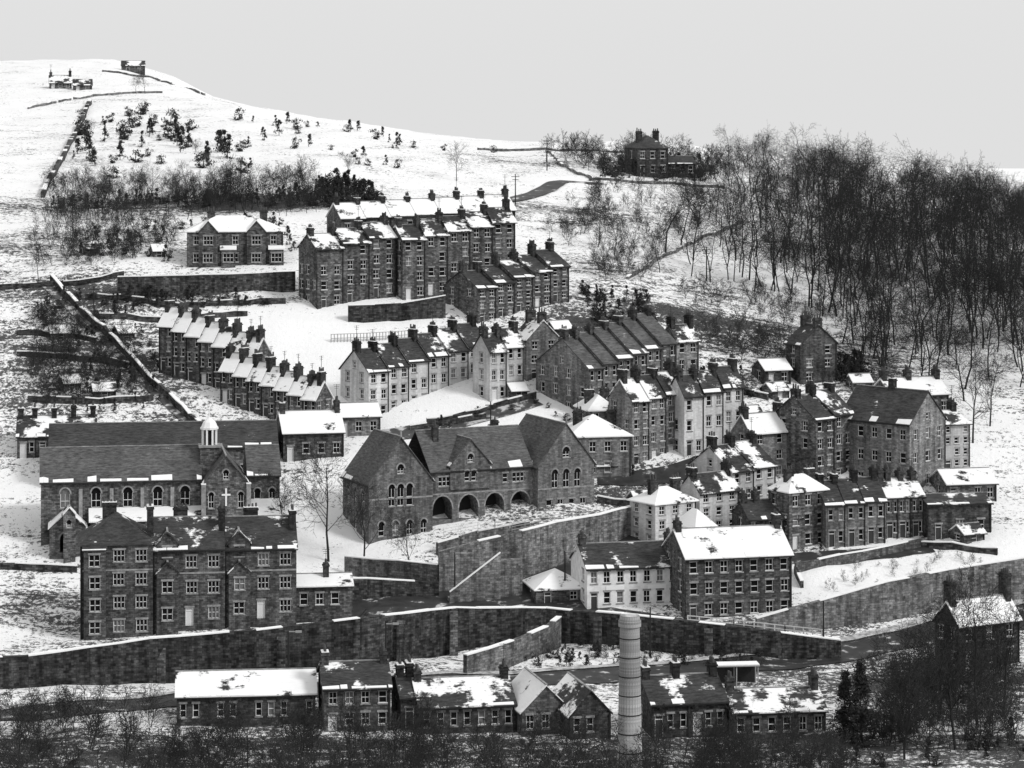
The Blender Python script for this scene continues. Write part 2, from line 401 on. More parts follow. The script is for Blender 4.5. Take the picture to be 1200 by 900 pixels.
def bld(name,uL,uC,uR,vb,ve,th,n=1,axis='x',v2=None,st=2,nx=2,ny=1,ridge='x',rise=2.6,roof='patchy',wall='stone',chim=True,hip=False,L=None,door=True,ch=1.3,kind='win',w=1.0,skip=.06,extra=None):
    th=math.radians(th); C,W,L=solve(uL,uC,uR,vb,th,L)
    H=zat(ve,C.y)-C.z; cl=0.
    if v2 is not None and n>1:
        ye=C.y+(W*math.sin(th) if axis=='x' else L*math.cos(th)); cl=(zat(v2,ye)-zat(ve,C.y))/(n-1)
    B=Bld(name,C,th,wall,roof)
    for i in range(n):
        if axis=='x': x,y,ww,dd=W*i/n,0,W/n,L
        else: x,y,ww,dd=0,L*i/n,W,L/n
        z=cl*i; fnd=6+abs(z)
        fr=rows(ww,H,st,nx,door,w=w,kind=kind,skip=skip) if (axis=='x' or i==0) else []
        lf=rows(dd,H,st,ny,axis=='y',w=w,skip=.15) if (axis=='y' or i==0) and ny else []
        rt=rows(dd,H,st,max(1,ny),skip=.4) if (axis=='y' or i==n-1) else []
        bk=rows(ww,H,st,nx,skip=.2) if (axis=='x' or i==n-1) else []
        e=(i==0,i==n-1) if (cl==0) else (True,True)
        B.block(x,y,z,ww,dd,H,ridge,rise,fr,lf,rt,bk,hip,fnd,ends=e,attic=(.8,1.0,.3,'win') if rise>2.9 and not hip else None)
        if chim:
            top=z+H+rise
            if hip: B.chimney(x+ww*.25,y+dd*.5,z+H,top+1.0,1.3,.7,3); B.chimney(x+ww*.8,y+dd*.5,z+H,top+1.0,1.3,.7,3)
            elif ridge=='x':
                B.chimney(x+ww-.4,y+dd/2,z+H+rise*.5,top+ch,.75,1.5,4)
                if i==0: B.chimney(x+.4,y+dd/2,z+H+rise*.5,top+ch,.75,1.4,3)
            else:
                B.chimney(x+ww/2,y+dd-.4,z+H+rise*.5,top+ch,1.5,.75,4)
                if i==0: B.chimney(x+ww/2,y+.45,z+H+rise*.5,top+ch,1.3,.75,3)
    for i in range(1,n+1):
        if axis=='x': B.g('gutters').box(W*i/n-.25,W*i/n-.13,-.13,-.01,cl*(i-1)-1,cl*(i-1)+H-.1)
        else: B.g('gutters').box(-.13,-.01,L*i/n-.25,L*i/n-.13,cl*(i-1)-1,cl*(i-1)+H-.1)
    if extra: extra(B,W,L,H)
    B.done(); return C,W,L,H

# ------------------------------------------------------------------ special buildings
def front_terrace():
    th=math.radians(8); C,W,_=solve(0,94,348,750,th,9); w=W/3
    B=Bld('stone_terrace_house',C,th,'stone','few')
    for i,(z,H,st) in enumerate([(0,11.6,4),(1.2,9.6,3),(1.8,8.8,3)]):
        x=i*w; y=[0,.5,1.0][i]; D=10
        fr=rows(w*.62,H,st,2,False,w=1.5,kind='mul')
        fr=[(a+w*.38,b,c,d,k) for a,b,c,d,k in fr if not(b<2 and i>0 and a<w*.3)]
        if i>0: fr.append((w*.45,.02,1.0,2.3,'doorw'))
        B.block(x,y,z,w,D,H,'x',3.2,fr,rows(D,H,st,3,skip=.2),rows(D,H,st,3,skip=.3),rows(w,H,st,3),hip=(i==0),found=7,ends=(i==1,i==2))
        bw=w*.3; bh=H-.5 if i==0 else H-2.8
        B.block(x+w*.05,y-.9,z,bw,.9-.01,bh,'y' if i else 'x',1.3 if i else .5,rows(bw,bh,st if i==0 else 2,1,w=1.7,kind='mul'),hip=False,lean=(i==0),found=7,faces='flr',ov=.15)
        if i:
            B.block(x+w*.05,y-.02,z+H-1.6,bw,4.5,2.3,'y',1.4,[(bw/2-.6,.7,1.2,1.3,'mul')],found=0.1,faces='flr',ov=.2)
        B.chimney(x+w-.3,y+D*.35,z+H,z+H+3.2+1.3,.8,2.0,5)
        B.chimney(x+w*.4,y+D*.75,z+H,z+H+3.2+1.0,1.8,.8,4)
        B.g('gutters').box(x+.05,x+.18,y-.14,y-.01,z-1,z+H-.1)
        B.g('stone_trim').box(x+.3,x+w-.02,y-.05,y+.02,z+H*(1 if st==4 else .68)-(3.2 if st==4 else 0),z+H*(1 if st==4 else .68)-(3.0 if st==4 else -.2))
    B.block(W+.02,2.5,2.2,(425-348)/F*C.y-1,6,3.2,'x',1.0,rows(8,3.2,1,4,w=1.1),rows(6,3.2,1,2),found=6,part='roof_snow',attic=None)
    B.chimney(W+4,5,5,8.2,.7,1.2,2)
    B.done()
front_terrace()

def church():
    th=math.radians(9); C,W,_=solve(0,48,328,640,th,10); s=W/280
    B=Bld('gothic_chapel',C,th,'stone','slate2'); X=lambda u:(u-48)*s
    Wn=X(236); D=10; H=8.6
    fr=[(X(u)-.65,5.0,1.3,2.7,'arch') for u in (76,112,149,184,216)]
    B.block(0,0,0,Wn,D,H,'x',3.9,fr,[(4.3,2,2.2,4.5,'arch')],found=6,ends=(1,0))
    B.block(X(105),-3.4,0,X(236)-X(105)-.02,3.38,3.6,'x',1.2,[(X(u)-X(105)-.5,1.2,1.0,1.6,'arch') for u in (125,150,175,200,222)],[],lean=True,found=6,faces='flr',part='roof_snow')
    for u in (94,130,166,201): B.g('stone_trim').box(X(u)-.25,X(u)+.25,-.35,-.01,4.9 if u>104 else 0,7.6); 
    B.block(X(58),-4.5,-.3,X(100)-X(58),4.48,3.3,'y',2.2,[(1.4,.05,1.4,2.6,'archopen')],[],found=6,faces='flr',ov=.2,part='roof_snow')
    B.block(X(74),-6,-.3,1.6,1.4,5.3,'y',.9,[(.4,3.6,.7,1.0,'arch')],found=6,ov=.1,part='roof_snow')
    xt=X(237); wt=X(289)-xt
    B.block(xt,-2.6,0,wt,D+2.6,8.3,'y',3.6,[(.6,4.9,.8,2.2,'arch'),(wt-1.4,4.9,.8,2.2,'arch'),(wt/2-.55,1.2,1.1,2.3,'arch')],[],found=6,ov=.2,attic=(.8,1.3,.5,'arch'))
    cm=B.g('window_frames'); cm.box(xt+wt/2-.12,xt+wt/2+.12,-2.72,-2.62,5.2,7.6); cm.box(xt+wt/2-.6,xt+wt/2-.12,-2.72,-2.62,6.6,6.84); cm.box(xt+wt/2+.12,xt+wt/2+.6,-2.72,-2.62,6.6,6.84)
    for xx in (xt-.35,xt+wt-.25): B.g('stone_trim').box(xx,xx+.6,-3.1,-2.55,-4,8.2); B.g('snow').box(xx-.03,xx+.63,-3.13,-2.52,8.19,8.34)
    B.block(xt+wt+.02,.4,0,W-xt-wt,9.0,8.9,'x',3.4,[(1.0,4.8,.9,2.3,'arch'),(3.0,4.8,.9,2.3,'arch')],[],found=6,ends=(0,1))
    B.block(xt+wt+.02,-4.6,0,X(340)-xt-wt,4.9,3.6,'x',1.9,rows(5.5,3.6,1,3,w=.8),[],lean=True,found=6,part='roof_snow',faces='flr')
    cx,cy=X(246),3.2; t=B.g('stone_trim'); B.g('walls').box(cx-1.3,cx+1.3,cy-1.3,cy+1.3,6,12.6); t.box(cx-1.5,cx+1.5,cy-1.5,cy+1.5,12.6,12.9)
    w=B.g('timber')
    for i in range(8):
        a=i*math.pi/4+math.pi/8; px,py=cx+1.0*math.cos(a),cy+1.0*math.sin(a); w.box(px-.13,px+.13,py-.13,py+.13,12.9,15.0)
    B.g('interior').cyl((cx,cy),.65,.65,12.9,15.0,8)
    w.cyl((cx,cy),1.25,1.25,15.0,15.3,8); w.cyl((cx,cy),1.15,.85,15.3,16.0,8,cap=False); w.cyl((cx,cy),.85,.2,16.0,16.6,8); w.cyl((cx,cy),.1,.05,16.6,17.8,6)
    B.done()
church()

def school():
    th=math.radians(25); C=P(432,640); cth,sth=math.cos(th),math.sin(th)
    def X(u): k=(u-600)/F; return (k*C.y-C.x)/(cth-k*sth)
    B=Bld('victorian_school',C,th,'mid','slate2')
    w1=X(507); x2=X(629); x3=X(695); zb=2.4
    L=9.5
    ops=[(w1*f-.45,z,.9,2.0,'arch') for f in (.2,.42,.64,.86) for z in (1.0,)]+[(w1*f-.5,5.0,1.0,3.0,'arch') for f in (.36,.5,.64)]
    B.block(0,0,0,w1,L,8.3,'y',6.0,ops,[(a,4.6,1.0,2.6,'arch') for a in (1.5,4.2,6.9)]+[(a,1,1.0,1.8,'win') for a in (1.5,4.2,6.9)],found=7,attic=(1.0,1.3,1.1,'arch'))
    wc=x2-w1; p=wc/4.0
    arc=[(p*i+p*.13,.05,p*.74,3.3,'archopen') for i in range(4)]
    up=[(p*.35,4.7,1.8,1.3,'mul'),(p*.98,4.7,.8,1.3,'win'),(wc-p*.35-1.8,4.7,1.8,1.3,'mul'),(wc-p*.98-.8,4.7,.8,1.3,'win'),(wc/2-1.2,4.6,2.4,1.5,'mul')]
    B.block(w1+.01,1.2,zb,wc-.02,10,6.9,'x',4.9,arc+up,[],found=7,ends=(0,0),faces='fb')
    dw=X(578)-X(531); B.block(X(531),.9,zb+4.25,dw,5.5,3.3,'y',3.4,[(dw/2-.9,1.0,.8,1.5,'arch'),(dw/2+.1,1.0,.8,1.5,'arch')],found=.1,attic=(.9,1.2,.3,'arch'),ov=.25)
    wr=x3-x2
    ops=[(wr*f-.5,z0,1.0,h,'arch') for f in (.3,.5,.7) for z0,h in ((3.7,2.6),)]+[(wr*f-.45,.5,.9,1.6,'win') for f in (.2,.4,.6,.8)]
    B.block(x2,-.4,zb,wr,13,6.9,'y',5.6,ops,[],found=7,attic=(1.1,1.5,1.0,'arch'))
    for (a,b,y) in ((0,w1,-.05),(x2,x3,-.45),(w1+.02,x2-.02,1.15)):
        B.g('stone_trim').box(a,b,y,y+.08,zb+3.55,zb+3.75)
    for xx,yy in ((w1+2.5,5),(x2-3,7.5)): 
        B.chimney(xx,yy,zb+8,zb+12.6,.8,.8,1)
    B.g('stone_trim').box(w1/2-.1,w1/2+.1,-.15,.05,14.3,15.2); B.g('stone_trim').box(x2+wr/2-.1,x2+wr/2+.1,-.55,-.35,14.9,15.9)
    B.done()
school()

# ------------------------------------------------------------------ ordinary buildings
def villa_extra(B,W,L,H):
    for f in (.22,.72):
        B.block(W*f-1.6,-.5,0,3.2,4,H+.1,'y',1.8,rows(3.2,H,2,1,w=1.8,kind='mul'),found=5,faces='flr',ov=.2,part='roof')
        B.block(W*f+2.2,-.9,0,2.4,.88,3.0,'x',.5,[(.3,.9,1.8,1.5,'mul')],lean=True,found=5,faces='flr',part='roof_snow',ov=.1)
bld('stone_villa',212,219,332,314,272,6,L=10,st=2,nx=5,ny=2,hip=True,rise=2.4,roof='snowy',extra=villa_extra,door=False)
bld('terraced_houses',350,372,464,364,292,30,n=3,v2=278,st=4,nx=2,ny=3,rise=2.2,roof='patchy')
bld('terraced_houses',456,472,604,352,281,25,n=5,v2=260,st=4,nx=2,ny=2,rise=2.2,roof='patchy')
bld('terraced_houses',383,400,604,302,256,22,n=7,v2=246,st=2,nx=2,ny=1,rise=2.4,roof='snowy',ch=1.0)
bld('terraced_houses',520,560,667,380,338,36,n=5,v2=312,st=3,nx=2,ny=2,rise=2.4,roof='few',ch=1.7)
bld('terraced_houses',186,298,318,472,418,58,n=7,axis='y',v2=381,st=3,nx=2,ny=2,ridge='y',rise=2.6,roof='snowy')
bld('terraced_houses',258,370,389,508,468,58,n=7,axis='y',v2=434,st=2,nx=2,ny=2,ridge='y',rise=2.4,roof='snowy')
bld('terraced_houses',399,432,572,494,436,38,n=6,v2=404,st=3,nx=2,ny=2,rise=3,roof='few',wall='pale',ch=1.4)
bld('stone_house',562,574,614,472,412,36,n=2,v2=405,st=3,nx=2,ny=1,rise=2.4,roof='patchy',wall='pale')
bld('stone_house',605,617,656,448,398,28,st=3,nx=2,ny=1,ridge='y',rise=2.8,roof='patchy',wall='mid')
bld('terraced_houses',628,690,792,494,432,36,n=6,v2=402,st=3,nx=2,ny=4,rise=4.0,roof='slate2',wall='mid',ch=1.2)
bld('stone_house',780,793,819,458,400,30,st=3,nx=2,ny=1,rise=2.2,roof='patchy',wall='mid')
bld('stone_house',0,332,403,542,508,12,L=9,st=1,nx=4,ny=2,rise=2.6,roof='snowy')
bld('outbuilding',0,396,446,514,489,14,L=6,st=1,nx=3,rise=1.6,roof='snowy',chim=False,wall='mid')
bld('mill_shed',0,58,325,575,528,8,L=11,st=1,nx=10,rise=3.0,roof='slate',chim=False)
bld('terraced_houses',0,20,112,538,512,8,n=4,L=9,st=1,nx=2,rise=2.4,roof='patchy')
bld('stone_house',0,667,740,562,513,12,L=9,st=2,nx=4,ny=2,hip=True,rise=2.6,roof='snowy',wall='mid')
bld('stone_house',0,690,723,514,482,15,L=7,st=2,nx=2,hip=True,rise=2.0,roof='snowy')
bld('terraced_houses',713,741,801,550,470,36,n=3,v2=460,st=4,nx=2,ny=2,rise=2.8,roof='patchy',wall='mid')
bld('terraced_houses',790,802,871,538,464,30,n=3,v2=452,st=3,nx=2,ny=1,rise=2.6,roof='few',wall='pale')
bld('stone_house',862,880,925,566,508,32,st=3,nx=2,ny=1,rise=2.4,roof='snowy',wall='mid')
bld('tall_stone_house',806,858,909,612,553,40,n=2,v2=545,st=3,nx=2,ny=3,rise=3,roof='patchy',wall='pale')
bld('stone_house',738,768,816,644,592,35,st=3,nx=3,ny=2,hip=True,rise=1.8,roof='snowy',wall='pale')
bld('stone_house',798,820,866,628,578,36,st=3,nx=3,ny=1,rise=2.2,roof='patchy',wall='pale')
bld('summerhouse',802,815,838,648,620,36,st=1,nx=1,hip=True,rise=2.2,roof='snowy',wall='mid',chim=False)
bld('row_of_cottages',864,878,940,650,609,15,n=3,st=2,nx=2,ny=1,rise=2.0,roof='few',L=7)
bld('stone_house',905,925,969,648,578,32,st=3,nx=3,ny=2,hip=True,rise=2,roof='snowy')
bld('row_of_cottages',0,968,1038,644,592,12,n=3,L=8,v2=587,st=2,nx=2,rise=2.6,roof='few',wall='mid')
bld('row_of_cottages',0,1038,1083,632,583,14,n=3,L=7,st=2,nx=2,rise=2,roof='patchy')
bld('tall_stone_house',905,956,1000,574,492,40,n=2,v2=484,st=4,nx=2,ny=2,rise=3,roof='few')
def mill_extra(B,W,L,H):
    B.chimney(W/2,L*.5,H+2,H+6.0,.9,.9,2)
bld('chapel_mill',984,1066,1108,580,497,48,st=3,nx=3,ny=5,ridge='y',rise=4.2,roof='slate',wall='mid',extra=mill_extra,chim=False)
bld('rendered_house',0,1106,1137,552,498,22,L=9,st=4,nx=3,ny=1,rise=1.4,roof='patchy',wall='pale')
bld('gabled_stone_house',924,938,981,452,404,24,st=3,nx=2,ny=1,ridge='y',rise=2.8,roof='few',wall='dark',door=False)
bld('outbuilding',0,897,927,454,434,20,L=5,st=1,nx=2,rise=1.4,roof='snowy',wall='stone',chim=False)
bld('stone_house',0,1045,1112,492,464,20,n=2,L=7,st=1,nx=3,rise=2.2,roof='snowy')
bld('workshop',0,1088,1162,636,592,10,L=8,st=1,nx=3,rise=.8,roof='few',wall='dark',chim=False)
bld('workshop',0,1110,1168,592,568,12,L=7,st=1,nx=4,rise=1.6,roof='snowy',chim=False)
bld('stone_warehouse',780,804,928,730,655,14,st=3,nx=7,ny=2,rise=2.9,roof='snowy',wall='stone',L=10,w=1.2,skip=0)
def pub_extra(B,W,L,H):
    for x in (W*.3,W*.75): B.g('timber').box(x-1.2,x+1.2,-.08,-.01,H*.47,H*.47+.5)
bld('whitewashed_inn',672,688,797,716,667,12,L=9,st=2,nx=7,ny=2,rise=2.4,roof='few',wall='white',w=1.2,skip=0,extra=pub_extra)
bld('outbuilding',0,628,687,710,692,12,L=7,st=1,nx=2,hip=True,rise=2,roof='snowy',chim=False)
bld('hilltop_house',739,747,783,207,174,15,L=9,st=2,nx=3,hip=True,rise=2.6,roof='slate',wall='dark')
bld('stone_house',0,784,815,207,192,15,L=6,st=1,nx=3,rise=1.5,roof='slate',wall='dark',chim=False)
bld('farmhouse',0,58,84,104,97,10,L=6,n=1,st=1,nx=3,rise=2,roof='patchy',wall='stone')
bld('farm_barn',0,86,108,106,100,10,L=6,n=1,st=1,nx=2,rise=1.6,roof='patchy',wall='stone',chim=False)
bld('farm_barn',0,143,170,82,77,10,L=6,st=1,nx=2,rise=1.5,roof='patchy',wall='stone',chim=False)
for u,v,w_,h_ in [(110,470,26,12),(60,400,22,10),(75,460,20,11),(140,400,18,10),(820,460,22,12),(850,470,18,12),(700,560,22,14),(600,470,18,12),(745,600,20,14),(842,602,24,16),(650,395,20,10),(870,500,24,14),(905,470,20,12),(1000,460,22,12),(1045,620,20,12),(1130,640,24,14),(100,300,16,9),(180,302,14,8)]:
    bld('garden_shed',0,u,u+w_,v,v-h_,U(8,30),L=3.2,st=1,nx=1,rise=1.0,roof=random.choice(['snowy','snowy','patchy']),chim=False,door=True)
# valley-bottom sheds and low houses
bld('weaving_shed',0,207,370,852,817,6,L=9,st=1,nx=11,rise=1.7,roof='snowy',w=1.1,chim=False,door=False)
bld('stone_house',0,380,458,858,808,8,L=9,st=2,nx=4,rise=1.9,roof='few')
bld('workshop',462,470,490,856,818,10,L=8,st=1,nx=1,rise=1.6,roof='few')
bld('workshop',0,492,604,862,830,10,L=10,st=1,nx=7,rise=2.0,roof='patchy',door=False)
bld('workshop',0,612,668,864,834,14,L=9,st=1,nx=3,ridge='y',rise=2.6,roof='snowy',door=False,chim=False)
bld('workshop',0,668,716,868,838,14,L=9,st=1,nx=3,ridge='y',rise=2.4,roof='patchy',door=False,chim=False)
bld('stone_house',0,764,852,866,826,12,L=9,n=2,st=1,nx=3,rise=2.0,roof='few')
bld('workshop',0,860,968,868,836,8,L=8,st=1,nx=6,rise=1.6,roof='patchy',door=False)
bld('gatehouse',1100,1124,1195,790,733,30,st=2,nx=3,ny=2,rise=2.4,roof='snowy',wall='dark',ch=2.6)

def stack():
    p=P(738,905); e=empty('round_mill_chimney',p); m=MB(); top=zat(721,p.y)-p.z
    m.cyl((0,0),1.3,.98,-2,top-.6,24,cap=False); m.cyl((0,0),1.14,1.14,top-1.1,top-.5,24); m.cyl((0,0),1.04,.98,top-.5,top,24)
    m.obj('shaft',[stone('chimney_brick',.28,.4,.34,.4,.16,var=.4,bld=0)],e)
    b=MB()
    for z in np.arange(2,top-1.5,1.9): b.cyl((0,0),1.32-.32*z/top,1.31-.32*z/top,z,z+.1,24)
    b.obj('iron_bands',[M['gutter']],e)
stack()

# ------------------------------------------------------------------ walls, roads, rails
def wall(name,pts,th=.6,mat='rwall',snow=True,base=3):
    W=[]
    for u,vb,vt in pts:
        p=P(u,vb); W.append((p.x,p.y,p.z,zat(vt,p.y)))
    S=[]
    for a,b in zip(W[:-1],W[1:]):
        n=max(1,int(math.hypot(b[0]-a[0],b[1]-a[1])/3))
        for i in range(n):
            f=i/n; S.append([a[k]*(1-f)+b[k]*f for k in range(4)])
    S.append(list(W[-1])); m=MB(); c=MB(); e=empty(name,(0,0,0))
    for k in S: k[3]+=U(-.06,.06)
    NR=[]
    for i in range(len(S)):
        a=S[max(0,i-1)]; b=S[min(len(S)-1,i+1)]; d=Vector((b[0]-a[0],b[1]-a[1],0)).normalized(); NR.append(Vector((-d.y,d.x,0)))
    for i in range(len(S)-1):
        def q(k,off,z): return (S[k][0]+NR[k].x*off,S[k][1]+NR[k].y*off,z)
        h=th/2; z0=min(S[i][2],float(Hh(S[i][0],S[i][1])))-base; z1=min(S[i+1][2],float(Hh(S[i+1][0],S[i+1][1])))-base
        m.hexa([q(i,-h,z0),q(i+1,-h,z1),q(i+1,h,z1),q(i,h,z0)],[q(i,-h,S[i][3]),q(i+1,-h,S[i+1][3]),q(i+1,h,S[i+1][3]),q(i,h,S[i][3])])
        if snow and R()<.78:
            h+=.05; t=U(.05,.13)
            c.hexa([q(i,-h,S[i][3]-.03),q(i+1,-h,S[i+1][3]-.03),q(i+1,h,S[i+1][3]-.03),q(i,h,S[i][3]-.03)],[q(i,-h,S[i][3]+t),q(i+1,-h,S[i+1][3]+t),q(i+1,h,S[i+1][3]+t),q(i,h,S[i][3]+t)])
    m.obj('masonry',[M[mat]],e); c.obj('snow_coping',[M['snow']],e)
def lowwall(name,pts,h=1.1,th=.5,mat='rwall',snow=True):
    """field/garden wall that follows the ground"""
    W=[P(u,v) for u,v in pts]; S=[]
    for a,b in zip(W[:-1],W[1:]):
        n=max(1,int(math.hypot(b.x-a.x,b.y-a.y)/2))
        for i in range(n): S.append(a.lerp(b,i/n))
    S.append(W[-1]); m=MB(); c=MB(); e=empty(name)
    hs=[h*U(.8,1.12) for _ in S]; zs=[float(Hh(s.x,s.y)) for s in S]
    for i in range(len(S)-1):
        if not snow and R()<.05: continue
        d=(S[i+1]-S[i]); nn=Vector((-d.y,d.x,0)).normalized()
        def q(k,o,z): return (S[k].x+nn.x*o,S[k].y+nn.y*o,z)
        def pr(mb,w,a0,a1):
            mb.hexa([q(i,-w,zs[i]+a0[0]),q(i+1,-w,zs[i+1]+a0[1]),q(i+1,w,zs[i+1]+a0[1]),q(i,w,zs[i]+a0[0])],[q(i,-w,zs[i]+a1[0]),q(i+1,-w,zs[i+1]+a1[1]),q(i+1,w,zs[i+1]+a1[1]),q(i,w,zs[i]+a1[0])])
        pr(m,th/2,(-1,-1),(hs[i],hs[i+1]))
        if R()<(.7 if snow else .3): pr(c,th/2+.05,(hs[i]-.03,hs[i+1]-.03),(hs[i]+.12,hs[i+1]+.12))
    m.obj('masonry',[M[mat]],e); c.obj('snow_coping',[M['snow']],e)
wall('retaining_wall',[(-60,812,772),(33,806,768),(175,800,748),(300,793,738),(420,782,724),(532,765,712)],.8)
wall('retaining_wall',[(532,765,712),(640,752,712),(760,762,722),(880,768,736),(985,772,750)],.8)
wall('road_wall',[(545,792,768),(600,780,750),(640,765,734),(655,757,722)],.6,'rwallL')
wall('retaining_wall',[(345,706,676),(430,703,678),(514,700,682)],.7)
wall('retaining_wall',[(405,672,652),(470,684,657),(514,694,662)],.6,'rwallL')
wall('school_wall',[(514,694,646),(560,690,634),(610,680,622),(650,664,612),(700,645,603),(742,625,592)],.8,'rwallL')
wall('school_wall',[(512,650,636),(560,636,622),(620,624,610)],.5,'rwallL')
wall('retaining_wall',[(886,742,724),(960,738,703),(1040,728,681),(1110,714,667),(1230,700,648)],.9,'rwallL')
wall('garden_wall',[(932,672,660),(985,662,650),(1040,650,640),(1086,640,630)],.5,'rwallL')
wall('terrace_wall',[(138,346,324),(240,346,322),(346,342,318)],.6)
wall('terrace_wall',[(408,378,358),(470,376,355),(522,372,346)],.6)
lowwall('street_wall',[(60,330),(95,368),(150,420),(200,472),(238,508)],1.3)
for pts in [[(-20,340),(90,336),(145,325)],[(100,375),(200,378),(290,370)],[(100,352),(210,362),(335,356)],[(20,418),(110,425),(150,432)],[(20,393),(80,396),(112,402)],[(33,470),(100,475),(180,470)],
            [(645,380),(680,398),(640,438)],[(500,498),(560,486),(628,468)],[(820,470),(870,462),(900,470)],[(1080,642),(1169,652)],[(700,590),(740,595)],[(0,668),(90,672)],[(340,745),(420,735),(430,722)],
            [(480,505),(520,500),(570,492)],[(940,690),(932,672)],[(1000,470),(1060,482)],[(870,545),(910,538)]]: lowwall('garden_wall',pts,.9,.4)
for pts in [[(33,128),(110,113),(190,109)],[(120,84),(180,92),(240,112)],[(560,176),(600,177),(640,176),(738,178)],
            [(640,178),(655,192),(695,213)],[(690,212),(760,216),(860,222)],[(735,328),(770,305),(815,285),(870,262)]]:
    lowwall('dry_stone_wall',pts,.6,.4,'rwallL',False)
lowwall('dry_stone_wall',[(50,232),(72,190),(88,160),(106,122)],1.2,.8,'rwall',False)
def buttresses():
    e=empty('wall_buttresses'); m=MB()
    for u,vb,vt in [(190,800,752),(260,796,748),(330,791,742),(400,785,732),(470,775,724),(532,767,714),(700,760,720),(830,767,734)]:
        p=P(u,vb); z=zat(vt,p.y); m.hexa([(p.x-.5,p.y-1.1,p.z-2),(p.x+.5,p.y-1.1,p.z-2),(p.x+.5,p.y-.3,p.z-2),(p.x-.5,p.y-.3,p.z-2)],[(p.x-.5,p.y-.7,z-.6),(p.x+.5,p.y-.7,z-.6),(p.x+.5,p.y-.3,z-.2),(p.x-.5,p.y-.3,z-.2)])
    m.obj('masonry',[M['rwall']],e)
buttresses()
def steps():
    p=P(522,700); e=empty('stone_steps',p,math.radians(14)); m=MB(); s=MB(); n=16
    for i in range(n):
        m.box(i*.42,(i+1)*.42-.002,-2.2,-.6,-2,i*.3+.3); 
        if i%2==0: s.box(i*.42+.03,i*.42+.4,-2.15,-1.5,i*.3+.3,i*.3+.36)
    m.box(n*.42,n*.42+3,-2.2,-.6,-2,n*.3)
    m.hexa([(0,-2.6,-2),(n*.42,-2.6,-2),(n*.42,-2.25,-2),(0,-2.25,-2)],[(0,-2.6,1.1),(n*.42,-2.6,n*.3+1.1),(n*.42,-2.25,n*.3+1.1),(0,-2.25,1.1)])
    s.hexa([(0,-2.65,1.09),(n*.42,-2.65,n*.3+1.09),(n*.42,-2.2,n*.3+1.09),(0,-2.2,1.09)],[(0,-2.65,1.2),(n*.42,-2.65,n*.3+1.2),(n*.42,-2.2,n*.3+1.2),(0,-2.2,1.2)])
    m.obj('treads_and_parapet',[M['rwallL']],e); s.obj('snow',[M['snow']],e)
steps()

def ribbon(name,pts,width,mat,lift=.07,off=0.):
    W=[P(u,v) for u,v in pts]; C=[]
    for a,b in zip(W[:-1],W[1:]):
        n=max(1,int((b-a).length/1.5))
        for i in range(n): C.append(a.lerp(b,i/n))
    C.append(W[-1]); X=np.array([[c.x,c.y] for c in C])
    for _ in range(12):
        Y=X.copy(); Y[1:-1]=(X[:-2]+2*X[1:-1]+X[2:])/4; X=Y
    T_=np.gradient(X,axis=0); T_/=np.linalg.norm(T_,axis=1)[:,None]+1e-9; Nn=np.stack([-T_[:,1],T_[:,0]],1)
    K=9; v=[];f=[]
    for i in range(len(X)):
        for k in range(K):
            o=off+width*(k/(K-1)-.5); x,y=X[i]+Nn[i]*o; v.append((x,y,float(Hh(x,y))+lift))
    for i in range(len(X)-1):
        for k in range(K-1):
            a=i*K+k; f.append((a,a+1,a+K+1,a+K))
    me=bpy.data.meshes.new(name); me.from_pydata(v,[],f); me.materials.append(mat); me.polygons.foreach_set('use_smooth',[True]*len(f))
    o=bpy.data.objects.new(name,me); scn.collection.objects.link(o)
def roadmat(name,a,b_,sn):
    m,nt,b=newmat(name,.5); tc=N(nt,'ShaderNodeTexCoord'); n1=noise(nt,tc.outputs['Object'],.5,5,.6)
    c=mix(nt,mrange(nt,n1,.3,.7),g(a),g(b_)); c=mix(nt,mrange(nt,n1,sn,sn+.08),c,g(.5)); nt.links.new(c,b.inputs['Base Color']); return m
RM=roadmat('wet_asphalt',.022,.06,.6); PV=plain('slushy_pavement',.4,.8,.6,1.2); LN=roadmat('snowy_lane',.04,.12,.5)
ribbon('road',[(330,716),(400,712),(470,706),(560,700),(620,694),(655,680),(690,660),(745,632)],9,RM,.14)
ribbon('road',[(620,700),(700,722),(800,738),(900,742)],5.5,RM,.12)
lowr=[(-60,845),(60,835),(200,822),(330,812),(450,802),(540,800),(640,797),(760,790),(880,780),(980,768),(1080,748),(1230,720)]
ribbon('road',lowr,7,RM,.12)
ribbon('pavement',lowr,1.6,PV,.24,4.3)
ribbon('road',[(565,238),(600,236),(630,228),(650,216),(672,213),(700,217)],4.2,RM,.25)
ribbon('lane',[(240,512),(200,474),(150,422),(95,372),(55,333)],2.4,LN,.15)
ribbon('street',[(440,512),(520,502),(600,482),(628,470)],4,LN,.12)
ribbon('street',[(700,560),(760,565),(830,545),(880,520)],4,RM,.12)
ribbon('street',[(870,658),(930,656),(1000,652),(1090,642)],4,RM,.12)

